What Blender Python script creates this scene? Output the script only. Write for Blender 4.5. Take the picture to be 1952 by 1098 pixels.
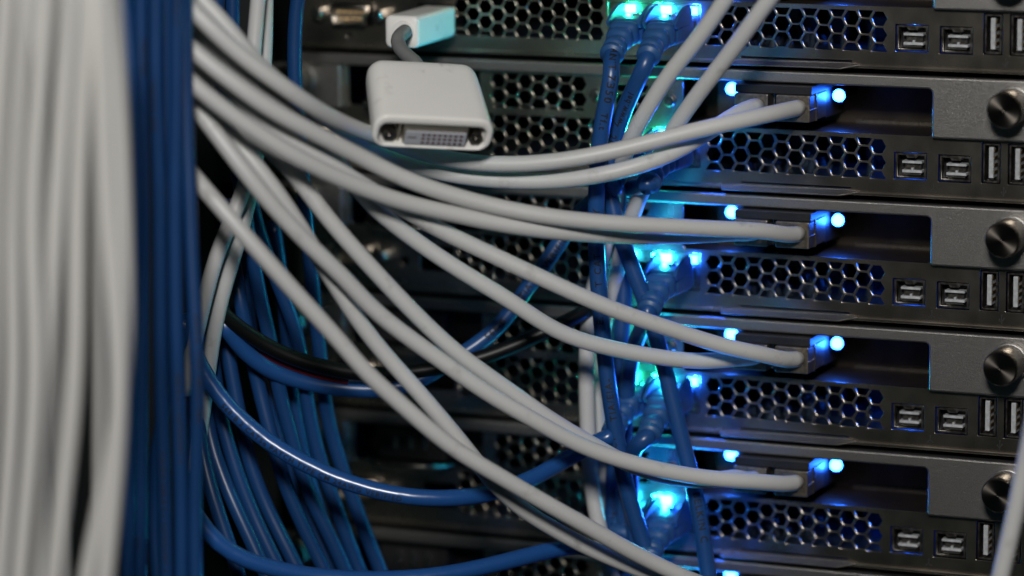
import bpy, bmesh, math, random
from mathutils import Vector, Matrix, Euler
random.seed(7)
S = bpy.context.scene
for o in list(bpy.data.objects): bpy.data.objects.remove(o)
COL = S.collection
MM = 0.001

# ------------------------------------------------------------------ camera
cam_d = bpy.data.cameras.new('camera'); cam = bpy.data.objects.new('camera', cam_d); COL.objects.link(cam)
CAM = Vector((374.3, -1222.8, 105.8)) * MM
cam.location = CAM
cam.rotation_euler = [math.radians(a) for a in (79.98, 0.46, 22.79)]
cam_d.sensor_width = 36; cam_d.lens = 130
cam_d.clip_start = 0.02; cam_d.clip_end = 20
cam_d.dof.use_dof = True; cam_d.dof.focus_distance = 1.283; cam_d.dof.aperture_fstop = 3.4
cam_d.dof.aperture_blades = 0
S.camera = cam
# ------------------------------------------------------------------ world, lamps, exposure
W = bpy.data.worlds.new('World'); S.world = W; W.use_nodes = True
W.node_tree.nodes['Background'].inputs[0].default_value = (0.30, 0.62, 0.68, 1)
W.node_tree.nodes['Background'].inputs[1].default_value = 0.011
def area(name, loc, target, size, power, color, size_y=None):
    l = bpy.data.lights.new(name, 'AREA'); l.energy = power; l.color = color
    l.size = size
    if size_y: l.shape = 'RECTANGLE'; l.size_y = size_y
    o = bpy.data.objects.new(name, l); COL.objects.link(o)
    o.location = Vector(loc) * MM
    o.rotation_euler = (Vector(target) * MM - o.location).to_track_quat('-Z', 'Y').to_euler()
    return o
area('key_lamp', (290, -1200, 490), (-100, 0, -120), 0.16, 13.5, (1.0, 0.985, 0.965))
S.view_settings.view_transform = 'Standard'; S.view_settings.look = 'None'
S.view_settings.exposure = 0; S.view_settings.gamma = 1; S.view_settings.use_curve_mapping = False
S.render.engine = 'CYCLES'
S.cycles.max_bounces = 6
S.cycles.sample_clamp_indirect = 4.0
S.cycles.use_denoising = True
S.render.resolution_x = 1024; S.render.resolution_y = 576

# ------------------------------------------------------------------ helpers
RM = Euler([math.radians(a) for a in (79.98, 0.46, 22.79)]).to_matrix()
FP = 130 / 36 * 1952
def P(px, py, d):
    """point (metres) seen at photo pixel px,py and standing d mm in front of the rack plane"""
    v = RM @ Vector(((px - 976) / FP, -(py - 549) / FP, -1))
    t = (-d * MM - CAM.y) / v.y
    return CAM + v * t
def PIX(w):
    q = RM.transposed() @ (w - CAM)
    return (976 + FP * q.x / -q.z, 549 - FP * q.y / -q.z)

def tag(o, label=None, cat=None, group=None, kind=None):
    if label: o['label'] = label
    if cat: o['category'] = cat
    if group: o['group'] = group
    if kind: o['kind'] = kind
    return o
def link(name, me, mats, parent=None, smooth=None):
    o = bpy.data.objects.new(name, me); COL.objects.link(o)
    if not isinstance(mats, (list, tuple)): mats = [mats]
    for m in mats: me.materials.append(m)
    if parent: o.parent = parent
    if smooth is not None: me.shade_smooth() if smooth else me.shade_flat()
    return o
def bmobj(name, bm, mats, parent=None, smooth=False, bevel=0, seg=2):
    bmesh.ops.recalc_face_normals(bm, faces=bm.faces)
    if bevel:
        es = [e for e in bm.edges if len(e.link_faces) == 2 and e.calc_face_angle(0) > 0.6]
        bmesh.ops.bevel(bm, geom=es, offset=bevel * MM, segments=seg, affect='EDGES', profile=0.5)
    me = bpy.data.meshes.new(name); bm.to_mesh(me); bm.free()
    o = link(name, me, mats, parent)
    if smooth:
        for p in me.polygons: p.use_smooth = True
    return o
def empty(name, loc=(0, 0, 0), parent=None):
    o = bpy.data.objects.new(name, None); COL.objects.link(o); o.location = loc
    o.empty_display_size = 0.01
    if parent: o.parent = parent
    return o
def box(bm, x0, x1, y0, y1, z0, z1, mi=0):
    """box from mm extents"""
    vs = [bm.verts.new((x * MM, y * MM, z * MM)) for x in (x0, x1) for y in (y0, y1) for z in (z0, z1)]
    for f in ((0, 1, 3, 2), (4, 6, 7, 5), (0, 4, 5, 1), (2, 3, 7, 6), (0, 2, 6, 4), (1, 5, 7, 3)):
        fa = bm.faces.new([vs[i] for i in f]); fa.material_index = mi
def cyl(bm, c, axis, r0, r1, h, n=24, mi=0, knurl=0):
    """cylinder from c (mm) along axis"""
    a = Vector(axis).normalized(); c = Vector(c)
    u = a.orthogonal().normalized(); v = a.cross(u)
    rings = []
    for (t, r) in ((0, r0), (h, r1)):
        ring = []
        for i in range(n):
            th = 2 * math.pi * i / n
            rr = r * (1 + (knurl if i % 2 else 0))
            ring.append(bm.verts.new((c + a * t + (u * math.cos(th) + v * math.sin(th)) * rr) * MM))
        rings.append(ring)
    for i in range(n):
        f = bm.faces.new((rings[0][i], rings[0][(i + 1) % n], rings[1][(i + 1) % n], rings[1][i])); f.material_index = mi
    f = bm.faces.new(rings[0][::-1]); f.material_index = mi
    f = bm.faces.new(rings[1]); f.material_index = mi
def plate(name, loops, yfront, thick, mats, parent=None, bev=0.0):
    """flat plate in the X-Z plane with holes; loops in mm"""
    cu = bpy.data.curves.new(name, 'CURVE'); cu.dimensions = '2D'; cu.fill_mode = 'BOTH'
    cu.extrude = (thick / 2 - bev) * MM * 1000; cu.bevel_depth = bev; cu.bevel_resolution = 3 if bev > .4 else 1
    cu.offset = -bev
    for lp in loops:
        sp = cu.splines.new('POLY'); sp.points.add(len(lp) - 1)
        for i, (x, z) in enumerate(lp): sp.points[i].co = (x, z, 0, 1)
        sp.use_cyclic_u = True
    ob = bpy.data.objects.new(name, cu); COL.objects.link(ob)
    dg = bpy.context.evaluated_depsgraph_get(); dg.update()
    me = bpy.data.meshes.new_from_object(ob.evaluated_get(dg))
    bpy.data.objects.remove(ob); bpy.data.curves.remove(cu)
    me.name = name
    yc = yfront + thick / 2
    for v in me.vertices:
        x, z, y = v.co
        v.co = (x * MM, (yc - y) * MM, z * MM)
    me.materials.clear()
    return link(name, me, mats, parent)
def rect(x0, x1, z0, z1, r=0, n=4):
    if r <= 0: return [(x0, z0), (x1, z0), (x1, z1), (x0, z1)]
    out = []
    for cx, cz, a0 in ((x1 - r, z1 - r, 0), (x0 + r, z1 - r, 90), (x0 + r, z0 + r, 180), (x1 - r, z0 + r, 270)):
        for i in range(n + 1):
            a = math.radians(a0 + 90 * i / n); out.append((cx + r * math.cos(a), cz + r * math.sin(a)))
    return out
def hexes(x0, x1, z0, z1, af=4.95, px=4.85, pz=5.6, phase=0):
    """clipped flat-topped hexagon holes filling a rectangle; returns loops"""
    out = []; R = af / math.sqrt(3); n = int(round((x1 - x0 - 2 * R) / px)); col = 0
    px = (x1 - x0 - 2 * R) / n
    for c in range(n + 1):
        cx = x0 + R + c * px; odd = (c + phase) % 2
        k = -1
        while True:
            cz = z1 - pz / 2 - k * pz - (pz / 2 if odd else 0) + 0.0
            if cz + af / 2 < z0 + 0.3: break
            if cz - af / 2 < z1 - 0.3:
                h = [(cx + R * math.cos(math.radians(60 * i)), cz + R * math.sin(math.radians(60 * i))) for i in range(6)]
                # clip top and bottom
                for lim, s in ((z1, 1), (z0, -1)):
                    res = []
                    for i in range(len(h)):
                        a, b = h[i], h[(i + 1) % len(h)]
                        ia, ib = (a[1] - lim) * s <= 1e-9, (b[1] - lim) * s <= 1e-9
                        if ia: res.append(a)
                        if ia != ib:
                            t = (lim - a[1]) / (b[1] - a[1]); res.append((a[0] + t * (b[0] - a[0]), lim))
                    h = res
                    if len(h) < 3: break
                if len(h) >= 3: out.append(h)
            k += 1
    return out

# ------------------------------------------------------------------ materials
def principled(name, base, rough=0.5, metal=0.0, **kw):
    m = bpy.data.materials.new(name); m.use_nodes = True
    b = m.node_tree.nodes['Principled BSDF']
    b.inputs['Base Color'].default_value = (*base, 1); b.inputs['Roughness'].default_value = rough
    b.inputs['Metallic'].default_value = metal
    for k, v in kw.items(): b.inputs[k.replace('_', ' ')].default_value = v
    return m
def noise_variation(m, scale, lo, hi, base, rlo=None, rhi=None, bump=0, bscale=None, detail=3, dist=0.0002, stretch=None):
    """mottled colour, roughness variation and fine bump"""
    nt = m.node_tree; N = nt.nodes; L = nt.links; b = N['Principled BSDF']
    tc = N.new('ShaderNodeTexCoord'); mp = N.new('ShaderNodeMapping')
    L.new(tc.outputs['Object'], mp.inputs[0])
    if stretch: mp.inputs['Scale'].default_value = stretch
    nz = N.new('ShaderNodeTexNoise'); nz.inputs['Scale'].default_value = scale; nz.inputs['Detail'].default_value = detail
    L.new(mp.outputs[0], nz.inputs['Vector'])
    rp = N.new('ShaderNodeValToRGB'); rp.color_ramp.elements[0].position = 0.35; rp.color_ramp.elements[1].position = 0.65
    rp.color_ramp.elements[0].color = (*[c * lo for c in base], 1); rp.color_ramp.elements[1].color = (*[c * hi for c in base], 1)
    L.new(nz.outputs[0], rp.inputs[0]); L.new(rp.outputs[0], b.inputs['Base Color'])
    if rlo is not None:
        mr = N.new('ShaderNodeMapRange'); mr.inputs['To Min'].default_value = rlo; mr.inputs['To Max'].default_value = rhi
        L.new(nz.outputs[0], mr.inputs[0]); L.new(mr.outputs[0], b.inputs['Roughness'])
    if bump:
        n2 = N.new('ShaderNodeTexNoise'); n2.inputs['Scale'].default_value = bscale; n2.inputs['Detail'].default_value = 2
        L.new(tc.outputs['Object'], n2.inputs['Vector'])
        bp = N.new('ShaderNodeBump'); bp.inputs['Strength'].default_value = bump; bp.inputs['Distance'].default_value = dist
        L.new(n2.outputs[0], bp.inputs['Height']); L.new(bp.outputs[0], b.inputs['Normal'])
    return m
M = {}
M['panel'] = noise_variation(principled('nickel_panel_steel', (0.29, 0.255, 0.21), 0.36, 1.0), 60, 0.85, 1.12, (0.52, 0.455, 0.375), 0.21, 0.31, 0.08, 2500, dist=0.00005)
M['alu'] = noise_variation(principled('bead_blasted_aluminium', (0.30, 0.29, 0.28), 0.5, 0.97), 2600, 0.85, 1.2, (0.33, 0.315, 0.295), 0.31, 0.42, 0.75, 4600, dist=0.0001)
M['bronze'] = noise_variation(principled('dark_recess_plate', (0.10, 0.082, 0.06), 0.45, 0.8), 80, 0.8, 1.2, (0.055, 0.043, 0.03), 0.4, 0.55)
M['shell'] = noise_variation(principled('dark_port_shell', (0.22, 0.20, 0.18), 0.3, 1.0), 700, 0.6, 1.2, (0.2, 0.185, 0.165), 0.2, 0.45)
M['bright'] = principled('polished_nickel', (0.75, 0.70, 0.64), 0.2, 1.0)
M['tongue'] = noise_variation(principled('port_tongue_plastic', (0.42, 0.43, 0.44), 0.5), 500, 0.75, 1.1, (0.40, 0.41, 0.42))
M['black'] = principled('black_plastic', (0.012, 0.012, 0.013), 0.4)
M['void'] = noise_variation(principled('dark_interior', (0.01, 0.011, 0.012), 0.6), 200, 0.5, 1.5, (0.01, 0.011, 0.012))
M['board'] = noise_variation(principled('circuit_board', (0.01, 0.02, 0.03), 0.35), 250, 0.4, 2.0, (0.01, 0.018, 0.03))
M['white'] = noise_variation(principled('white_cable_jacket', (0.55, 0.54, 0.52), 0.42), 9, 0.90, 1.05, (0.50, 0.498, 0.488), 0.38, 0.52, 0.05, 900, dist=0.0001)
def grime(m):
    nt = m.node_tree; N = nt.nodes; L = nt.links; b = N['Principled BSDF']
    src = b.inputs['Base Color'].links[0].from_socket
    tc = N.new('ShaderNodeTexCoord'); nz = N.new('ShaderNodeTexNoise'); nz.inputs['Scale'].default_value = 70; nz.inputs['Detail'].default_value = 6; nz.inputs['Roughness'].default_value = .62
    L.new(tc.outputs['Object'], nz.inputs['Vector'])
    mr = N.new('ShaderNodeMapRange'); mr.inputs['From Min'].default_value = .60; mr.inputs['From Max'].default_value = .76
    mr.inputs['To Min'].default_value = 0; mr.inputs['To Max'].default_value = .6
    L.new(nz.outputs[0], mr.inputs[0])
    mx = N.new('ShaderNodeMix'); mx.data_type = 'RGBA'; mx.inputs['B'].default_value = (0.16, 0.14, 0.115, 1)
    L.new(mr.outputs[0], mx.inputs['Factor']); L.new(src, mx.inputs['A']); L.new(mx.outputs['Result'], b.inputs['Base Color'])
grime(M['white'])
M['white_front'] = noise_variation(principled('white_cable_jacket_front', (0.60, 0.585, 0.56), 0.5), 7, 0.93, 1.04, (0.55, 0.535, 0.505), 0.45, 0.55)
M['adapter'] = noise_variation(principled('white_adapter_plastic', (0.68, 0.66, 0.63), 0.35), 30, 0.97, 1.02, (0.76, 0.74, 0.70), 0.32, 0.42)
grime(M['adapter'])
M['cord'] = noise_variation(principled('grey_cord_rubber', (0.20, 0.20, 0.20), 0.5), 90, 0.85, 1.1, (0.19, 0.19, 0.19))
M['blue'] = noise_variation(principled('blue_cable_jacket', (0.02, 0.085, 0.30), 0.35), 12, 0.8, 1.12, (0.007, 0.039, 0.130), 0.26, 0.40, 0.06, 400, dist=0.0002)
M['blue_patch'] = noise_variation(principled('blue_patch_jacket', (0.012, 0.065, 0.22), 0.3), 12, 0.85, 1.1, (0.011, 0.057, 0.19), 0.28, 0.40, 0.05, 500, dist=0.0002)
M['blue_gloss'] = noise_variation(principled('glossy_blue_jacket', (0.02, 0.085, 0.30), 0.2), 12, 0.92, 1.08, (0.012, 0.066, 0.23), 0.20, 0.34, 0.6, 120, dist=0.0006)
M['blue_gloss'].node_tree.nodes['Principled BSDF'].inputs['Coat Weight'].default_value = 0.22
M['blue_gloss'].node_tree.nodes['Principled BSDF'].inputs['Coat Roughness'].default_value = 0.28
M['boot'] = noise_variation(principled('blue_boot_rubber', (0.03, 0.11, 0.30), 0.45, Subsurface_Weight=0.0), 150, 0.9, 1.1, (0.016, 0.07, 0.20))
M['blackcable'] = principled('black_cable_jacket', (0.003, 0.003, 0.003), 0.42, Specular_IOR_Level=0.3)
M['red'] = principled('red_cable_jacket', (0.16, 0.006, 0.01), 0.45)
M['ink'] = principled('black_ink', (0.006, 0.007, 0.012), 0.7)
M['gold'] = principled('gold_pins', (0.6, 0.42, 0.2), 0.3, 1.0)
M['cream'] = principled('cream_connector_shell', (0.55, 0.50, 0.42), 0.3, 0.9)
M['pinhole'] = principled('dark_pin_holes', (0.05, 0.012, 0.015), 0.5)
M['grey_face'] = principled('grey_connector_face', (0.32, 0.33, 0.36), 0.45)
M['clear'] = principled('clear_plug_plastic', (0.75, 0.8, 0.85), 0.1, 0, Transmission_Weight=0.9, IOR=1.45)
M['wall'] = principled('dark_wall', (0.006, 0.008, 0.009), 0.8)
M['post'] = noise_variation(principled('painted_rack_steel', (0.012, 0.014, 0.015), 0.5, 0.2), 60, 0.8, 1.3, (0.012, 0.014, 0.015))
def brushed(name):
    m = principled(name, (0.13, 0.115, 0.10), 0.32, 1.0)
    b = m.node_tree.nodes['Principled BSDF']; b.inputs['Anisotropic'].default_value = 0.85
    tg = m.node_tree.nodes.new('ShaderNodeTangent'); tg.direction_type = 'RADIAL'; tg.axis = 'Y'
    m.node_tree.links.new(tg.outputs[0], b.inputs['Tangent'])
    return m
M['shellplug'] = noise_variation(principled('cast_connector_shell', (0.30, 0.26, 0.21), 0.38, 0.85), 900, 0.75, 1.2, (0.19, 0.165, 0.13), 0.3, 0.5, 0.3, 1800, dist=0.0001)
M['symbol'] = principled('printed_symbol', (0.02, 0.02, 0.022), 0.6)
M['brushed'] = brushed('turned_steel_disc')
def emis(name, col, st):
    m = bpy.data.materials.new(name); m.use_nodes = True; nt = m.node_tree
    nt.nodes.remove(nt.nodes['Principled BSDF']); e = nt.nodes.new('ShaderNodeEmission')
    e.inputs[0].default_value = (*col, 1); e.inputs[1].default_value = st
    nt.links.new(e.outputs[0], nt.nodes['Material Output'].inputs[0]); return m
C_BLUE = (0.015, 0.13, 1.0); C_CYAN = (0.02, 0.66, 1.0); C_GREEN = (0.02, 0.95, 0.50)
M['led_blue'] = emis('blue_led', C_BLUE, 55); M['led_cyan'] = emis('cyan_led', C_CYAN, 55); M['led_green'] = emis('green_led', C_GREEN, 55)

# ------------------------------------------------------------------ setting
bm = bmesh.new(); box(bm, -900, 700, 420, 440, -700, 500)
tag(bmobj('back_wall', bm, M['wall']), kind='structure')
# rack post left of the servers
rp = empty('rack_post', (-0.262, 0.0, -0.15))
tag(rp, 'dark steel rack post standing at the left ends of the servers behind the blue cables', 'rack post')
loops = [rect(-16, 22, -260, 260)] + [rect(-1, 7, 245 - 15.9 * i - 8, 245 - 15.9 * i, 0.8) for i in range(32)]
plate('post_front', loops, 4, 2, M['post'], rp)
bm = bmesh.new(); box(bm, -18, -16.05, 4, 90, -260, 260); bmobj('post_side', bm, M['post'], rp)

# ------------------------------------------------------------------ servers
U = 44.45
def thumb_screw(parent, x, z):
    t = empty('thumb_screw', (x * MM, -3.2 * MM, z * MM), parent)
    bm = bmesh.new(); cyl(bm, (0, 0, 0), (0, -1, 0), 6.8, 6.8, 2.2, 40)
    bmobj('collar', bm, M['alu'], t, bevel=0.3)
    # knurled head: fine diamond pattern
    bm = bmesh.new(); n = 72; k = 12; rings = []
    for j in range(k + 1):
        ring = []
        for i in range(n):
            th = 2 * math.pi * i / n
            r = 6.1 + (0.14 if (i + j) % 2 else 0.0)
            if j in (0, k): r = 5.85
            ring.append(bm.verts.new((r * math.cos(th) * MM, -(2.4 + j * 10.6 / k) * MM, r * math.sin(th) * MM)))
        rings.append(ring)
    for j in range(k):
        for i in range(n): bm.faces.new((rings[j][i], rings[j][(i + 1) % n], rings[j + 1][(i + 1) % n], rings[j + 1][i]))
    bm.faces.new(rings[0])
    bmobj('knurled_head', bm, M['shell'], t)
    # turned face with a shallow centre dimple
    bm = bmesh.new(); n = 64; prof = [(5.85, 13.0), (5.6, 13.5), (0.6, 13.5), (0.35, 13.2), (0.0, 13.1)]
    rings = []
    for r, y in prof:
        if r == 0: rings.append([bm.verts.new((0, -y * MM, 0))] * n); continue
        rings.append([bm.verts.new((r * math.cos(2 * math.pi * i / n) * MM, -y * MM, r * math.sin(2 * math.pi * i / n) * MM)) for i in range(n)])
    for j in range(len(prof) - 1):
        for i in range(n):
            q = [rings[j][i], rings[j][(i + 1) % n], rings[j + 1][(i + 1) % n], rings[j + 1][i]]
            q = list(dict.fromkeys(q)); bm.faces.new(q)
    bmobj('turned_face', bm, M['brushed'], t, smooth=False)
    return t

def small_port(parent, x, z):
    """square data port: hole is x..x+11.5 , z..z-9.4"""
    t = empty('firewire_port', (x * MM, 0, z * MM), parent); t['category_hint'] = ''
    del t['category_hint']
    w, h = 11.3, 9.1
    outer = rect(0.25, w, -h, -0.25, 0.3)
    inner = [(1.0, -h + .7), (w - .75, -h + .7), (w - .75, -1.0), (w - 3.4, -1.0), (w - 4.0, -1.9), (4.5, -1.9), (3.9, -1.0), (1.0, -1.0)]
    plate('port_shell', [outer, inner], 0.5, 5, M['shell'], t, 0.08)
    bm = bmesh.new(); box(bm, 0.3, w - .05, 5.6, 6.4, -h + .05, -.3); bmobj('port_back', bm, M['black'], t)
    bm = bmesh.new(); box(bm, 2.3, 9.4, 1.6, 5.5, -3.95, -3.1); bmobj('tongue', bm, M['tongue'], t, bevel=.1)
    bm = bmesh.new(); box(bm, 2.3, 9.4, 1.6, 5.5, -7.2, -6.3); box(bm, 5.5, 6.3, 1.7, 5.4, -6.32, -5.5); bmobj('tongue', bm, M['tongue'], t, bevel=.08)
    bm = bmesh.new(); box(bm, 3.0, 8.8, 3.0, 5.5, -6.2, -4.05); bmobj('port_core', bm, M['shell'], t)
    bm = bmesh.new(); box(bm, 3.0, 9.2, 0.9, 1.4, -7.95, -7.5); bmobj('spring', bm, M['bright'], t, bevel=.05)
def usb_port(parent, x, z):
    t = empty('usb_port', (x * MM, 0, z * MM), parent)
    w, h = 6.3, 13.9
    plate('port_shell', [rect(.2, w - .2, -h + .2, -.2, .3), rect(.8, w - .8, -h + .8, -.8, .2)], .4, 6, M['shell'], t, .08)
    bm = bmesh.new(); box(bm, .3, w - .3, 6.5, 7, -h + .3, -.3); bmobj('port_back', bm, M['black'], t)
    bm = bmesh.new(); box(bm, 2.1, 3.7, 1.0, 6.4, -12.2, -1.5); bmobj('tongue', bm, M['tongue'], t, bevel=.12)
    bm = bmesh.new()
    for k in range(4): box(bm, 3.75, 4.0, 1.6, 6, -3.2 - k * 2.5, -2.3 - k * 2.5)
    bmobj('contacts', bm, M['gold'], t)

def symbol(parent, x, z, kind):
    bm = bmesh.new()
    def bar(x0, z0, x1, z1, w=.22):
        a = Vector((x0, 0, z0)); b = Vector((x1, 0, z1)); d = (b - a).normalized(); nn = Vector((-d.z, 0, d.x)) * w / 2
        vs = [bm.verts.new((Vector((x, -0.02 + y, z)) + p) * MM) for y in (0, .06) for p in (a + nn, b + nn, b - nn, a - nn)]
        bm.faces.new(vs[:4]); bm.faces.new(vs[4:][::-1])
    if kind == 'usb': bar(0, -1.6, 0, 1.5); bar(0, -.6, .8, .2); bar(0, -1, -.8, -.2); bar(.8, .2, .8, .7, .4); bar(-.8, -.2, -.8, .3, .4); bar(0, 1.3, 0, 1.8, .5)
    else: bar(0, 0, 0, 1.3); bar(0, 0, -1, -.8); bar(0, 0, 1, -.8); bar(0, 1.3, 0, 1.7, .5); bar(-1.1, -.9, -.8, -.65, .5); bar(1.1, -.9, .8, -.65, .5)
    bmobj('port_symbol', bm, M['symbol'], parent)
def led(parent, x, y, z, col, round_r=None, w=2.6, h=2.8, power=0.03):
    bm = bmesh.new()
    if round_r: cyl(bm, (x, y, z), (0, -1, 0), round_r, round_r * .85, 1.4, 24)
    else: box(bm, x - w / 2, x + w / 2, y - 0.6, y, z - h / 2, z + h / 2)
    o = bmobj('led_or_reflection', bm, M['led_' + col], parent, bevel=0 if round_r else .2)
    if power:
        l = bpy.data.lights.new('led_glow', 'POINT'); l.energy = power; l.shadow_soft_size = 0.9 * MM
        l.color = {'blue': C_BLUE, 'cyan': C_CYAN, 'green': C_GREEN}[col]
        g = bpy.data.objects.new('led_glow', l); COL.objects.link(g); g.parent = o
        g.location = (x * MM, (y - 2.6) * MM, z * MM)
    return o

def make_server():
    root = empty('rack_server')
    XL, XR = -228.0, 66.0
    # lower and upper rear panel with all its openings
    holes = []
    holes += hexes(-66.5, -0.2, -37.2, -23.0)                      # right vent
    holes += hexes(-163.5, -105.2, -36.9, -20.6, phase=1)          # left vent
    holes += hexes(-149.2, -112.0, -18.0, -5.6, phase=0)            # power supply vent
    holes += hexes(-101.0, -88.0, -19.6, -8.0, af=4.7, phase=1)    # slot cover vent
    holes.append(rect(-103.6, -68.6, -36.7, -22.9, .3))            # network jacks
    # network jacks
    holes.append(rect(2.7, 14.6, -37.0, -27.4, .3)); holes.append(rect(18.6, 30.4, -37.2, -27.6, .3))
    holes.append(rect(34.0, 40.8, -36.9, -22.7, .3)); holes.append(rect(43.3, 50.1, -37.0, -22.8, .3))
    holes.append(rect(-75.2, 16.6, -21.5, -4.9, 1.6))              # expansion slot opening
    holes.append(rect(-206.0, -153.5, -19.6, -4.9, .8))            # power inlet
    holes.append(rect(-212.6, -195.4, -35.2, -26.6, 1.5))          # serial port
    holes.append(rect(-178.0, -164.5, -35.4, -26.0, .5))           # video port
    holes.append([(-205.6 + .9 * math.cos(a / 8 * math.pi), -38.5 + .9 * math.sin(a / 8 * math.pi)) for a in range(16)])
    holes.append(rect(-186.0, -182.4, -34.0, -30.4, 1.7))
    holes.append(rect(-53.5, -12.8, -41.2, -40.6, .1))
    pan = plate('rear_panel', [rect(XL, XR, -43.1, -0.9)] + holes, 0, 1.1, M['panel'], root, 0.09)
    # chassis tub
    bm = bmesh.new()
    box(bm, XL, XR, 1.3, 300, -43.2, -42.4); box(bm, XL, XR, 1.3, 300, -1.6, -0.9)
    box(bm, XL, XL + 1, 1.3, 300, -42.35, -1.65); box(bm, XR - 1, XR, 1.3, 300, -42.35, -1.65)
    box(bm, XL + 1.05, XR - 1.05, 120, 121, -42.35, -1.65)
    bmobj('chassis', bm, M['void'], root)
    # folded top lip and mounting brackets
    lp = [(XL, -0.5), (XR, -0.5), (XR, -21.7), (17.6, -21.7), (17.0, -21.1)] + [(15.4 + 1.6 * math.cos(math.radians(a)), -6.3 + 1.6 * math.sin(math.radians(a))) for a in range(0, 91, 15)] + [(XL, -4.7)]
    mb = plate('mounting_bracket', [lp], -3.1, 2.9, M['alu'], root, 0.7)
    for p_ in mb.data.polygons: p_.use_smooth = False
    bm = bmesh.new(); box(bm, -236, -208.0, -3.2, -0.15, -20.6, -4.75)
    bmobj('mounting_bracket', bm, M['alu'], root, bevel=.6, seg=3)
    thumb_screw(root, 46.0, -9.3); thumb_screw(root, -224.5, -10.5)
    # bottom rail and pull tab
    bm = bmesh.new(); box(bm, XL, XR, -1.2, -0.1, -43.2, -42.0); bmobj('bottom_rail', bm, M['panel'], root, bevel=.25)
    bm = bmesh.new()
    vs = [(-53.5, -1.25, -41.3), (-12.8, -1.25, -41.3), (-9.5, -1.25, -41.9), (-15.5, -4.6, -42.9), (-59, -4.6, -42.9), (-60.5, -1.25, -42.2)]
    top = [bm.verts.new(Vector(v) * MM) for v in vs]; bot = [bm.verts.new((Vector(v) + Vector((0, .15, -.45))) * MM) for v in vs]
    bm.faces.new(top); bm.faces.new(bot[::-1])
    for i in range(6): bm.faces.new((top[i], bot[i], bot[(i + 1) % 6], top[(i + 1) % 6]))
    bmobj('pull_tab', bm, M['alu'], root, bevel=.1)
    # recess behind the expansion slot opening
    rc = empty('expansion_slot', (0, 0, 0), root)
    bm = bmesh.new()
    box(bm, -77, 18.5, 30, 31, -22.6, -2.4)
    bmobj('slot_back', bm, M['bronze'], rc)
    bm = bmesh.new(); box(bm, -77, 18.5, 1.3, 29.9, -22.6, -21.8); bmobj('slot_floor', bm, M['bronze'], rc)
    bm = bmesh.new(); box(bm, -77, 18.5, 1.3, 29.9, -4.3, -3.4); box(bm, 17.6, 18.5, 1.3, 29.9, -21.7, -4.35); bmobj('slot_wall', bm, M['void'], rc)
    bm = bmesh.new()      # rough gasket strip along the back of the slot floor
    for i in range(150):
        x = -20 + i * .245; box(bm, x, x + .17, 28.6 - random.random() * .8, 29.9, -21.75, -20.9 + random.random() * .5)
    bmobj('gasket', bm, M['shellplug'], rc)
    # connector cage of the network card
    bm = bmesh.new(); box(bm, -53.0, -25.2, 9.1, 29.8, -18.0, -7.1)
    bmobj('connector_cage', bm, M['black'], rc, bevel=.15)
    bm = bmesh.new(); box(bm, -52.9, -24.8, -8, 29.7, -7.85, -5.15); box(bm, -39.7, -37.8, 0, 9.0, -17.8, -7.65)
    bmobj('cage_latch', bm, M['black'], rc, bevel=.1)
    bm = bmesh.new(); cyl(bm, (-22.3, 29.9, -10.6), (0, -1, 0), 2.3, 2.3, 14.5, 24); bmobj('light_pipe', bm, M['void'], rc)
    bm = bmesh.new(); box(bm, -67.5, -53.2, 15.5, 16.3, -21.7, -4.4); bmobj('card_bracket', bm, M['bronze'], rc)
    led(rc, -22.3, 15.35, -10.6, 'blue', 2.2, power=0.0045)
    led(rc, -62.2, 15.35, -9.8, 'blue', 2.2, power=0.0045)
    # ports on the right
    small_port(root, 2.9, -27.5); small_port(root, 18.8, -27.7)
    usb_port(root, 34.25, -22.9); usb_port(root, 43.55, -23.0)
    symbol(root, 17.0, -39.6, 'fw'); symbol(root, 42.0, -39.7, 'usb')
    # network jacks
    nj = empty('network_jack_block', (0, 0, 0), root)
    jl = [rect(-103.3, -68.9, -36.4, -23.2)]
    for cx in (-90.2, -76.7):
        jl.append([(cx - 5.9, -35.6), (cx + 5.9, -35.6), (cx + 5.9, -29.0), (cx + 3, -29.0), (cx + 3, -27.2), (cx - 3, -27.2), (cx - 3, -29.0), (cx - 5.9, -29.0)])
    plate('jack_face', jl, .9, 11, M['shell'], nj, .1)
    bm = bmesh.new(); box(bm, -103.2, -69, 12.1, 12.6, -36.3, -23.3); bmobj('jack_back', bm, M['black'], nj)
    for cx, a, b in ((-90.2, 'green', 'green'), (-76.7, 'cyan', 'blue')):
        led(nj, cx - 5.0, .85, -25.2, a, power=0.020, w=4.0, h=2.9); led(nj, cx - 4.8, .85, -27.9, a, power=0, w=3.7, h=1.9)  # lower patch without a lamp: LED's reflection on the plug latch, made as glow
        led(nj, cx + 4.9, .85, -25.3, b, w=3.8, h=2.9, power=0.018 if b != 'blue' else 0.05)
    # serial port
    sp = empty('serial_port', (-204.0 * MM, 0, -30.9 * MM), root)
    D = [(-7.6, 3.4), (7.6, 3.4), (6.4, -3.4), (-6.4, -3.4)]; D2 = [(-6.8, 2.7), (6.8, 2.7), (5.7, -2.7), (-5.7, -2.7)]
    plate('port_shell', [D, D2], -4.5, 5.5, M['bright'], sp, .15)
    bm = bmesh.new(); box(bm, -6.4, 6.4, -2.2, 0, -2.5, 2.5); bmobj('pin_block', bm, M['cream'], sp, bevel=.3)
    bm = bmesh.new()
    for r_, n_ in ((1.2, 5), (-1.2, 4)):
        for i in range(n_): cyl(bm, ((i - (n_ - 1) / 2) * 2.4, -2.3, r_), (0, -1, 0), .45, .4, 1.2, 8)
    bmobj('pins', bm, M['gold'], sp)
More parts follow.
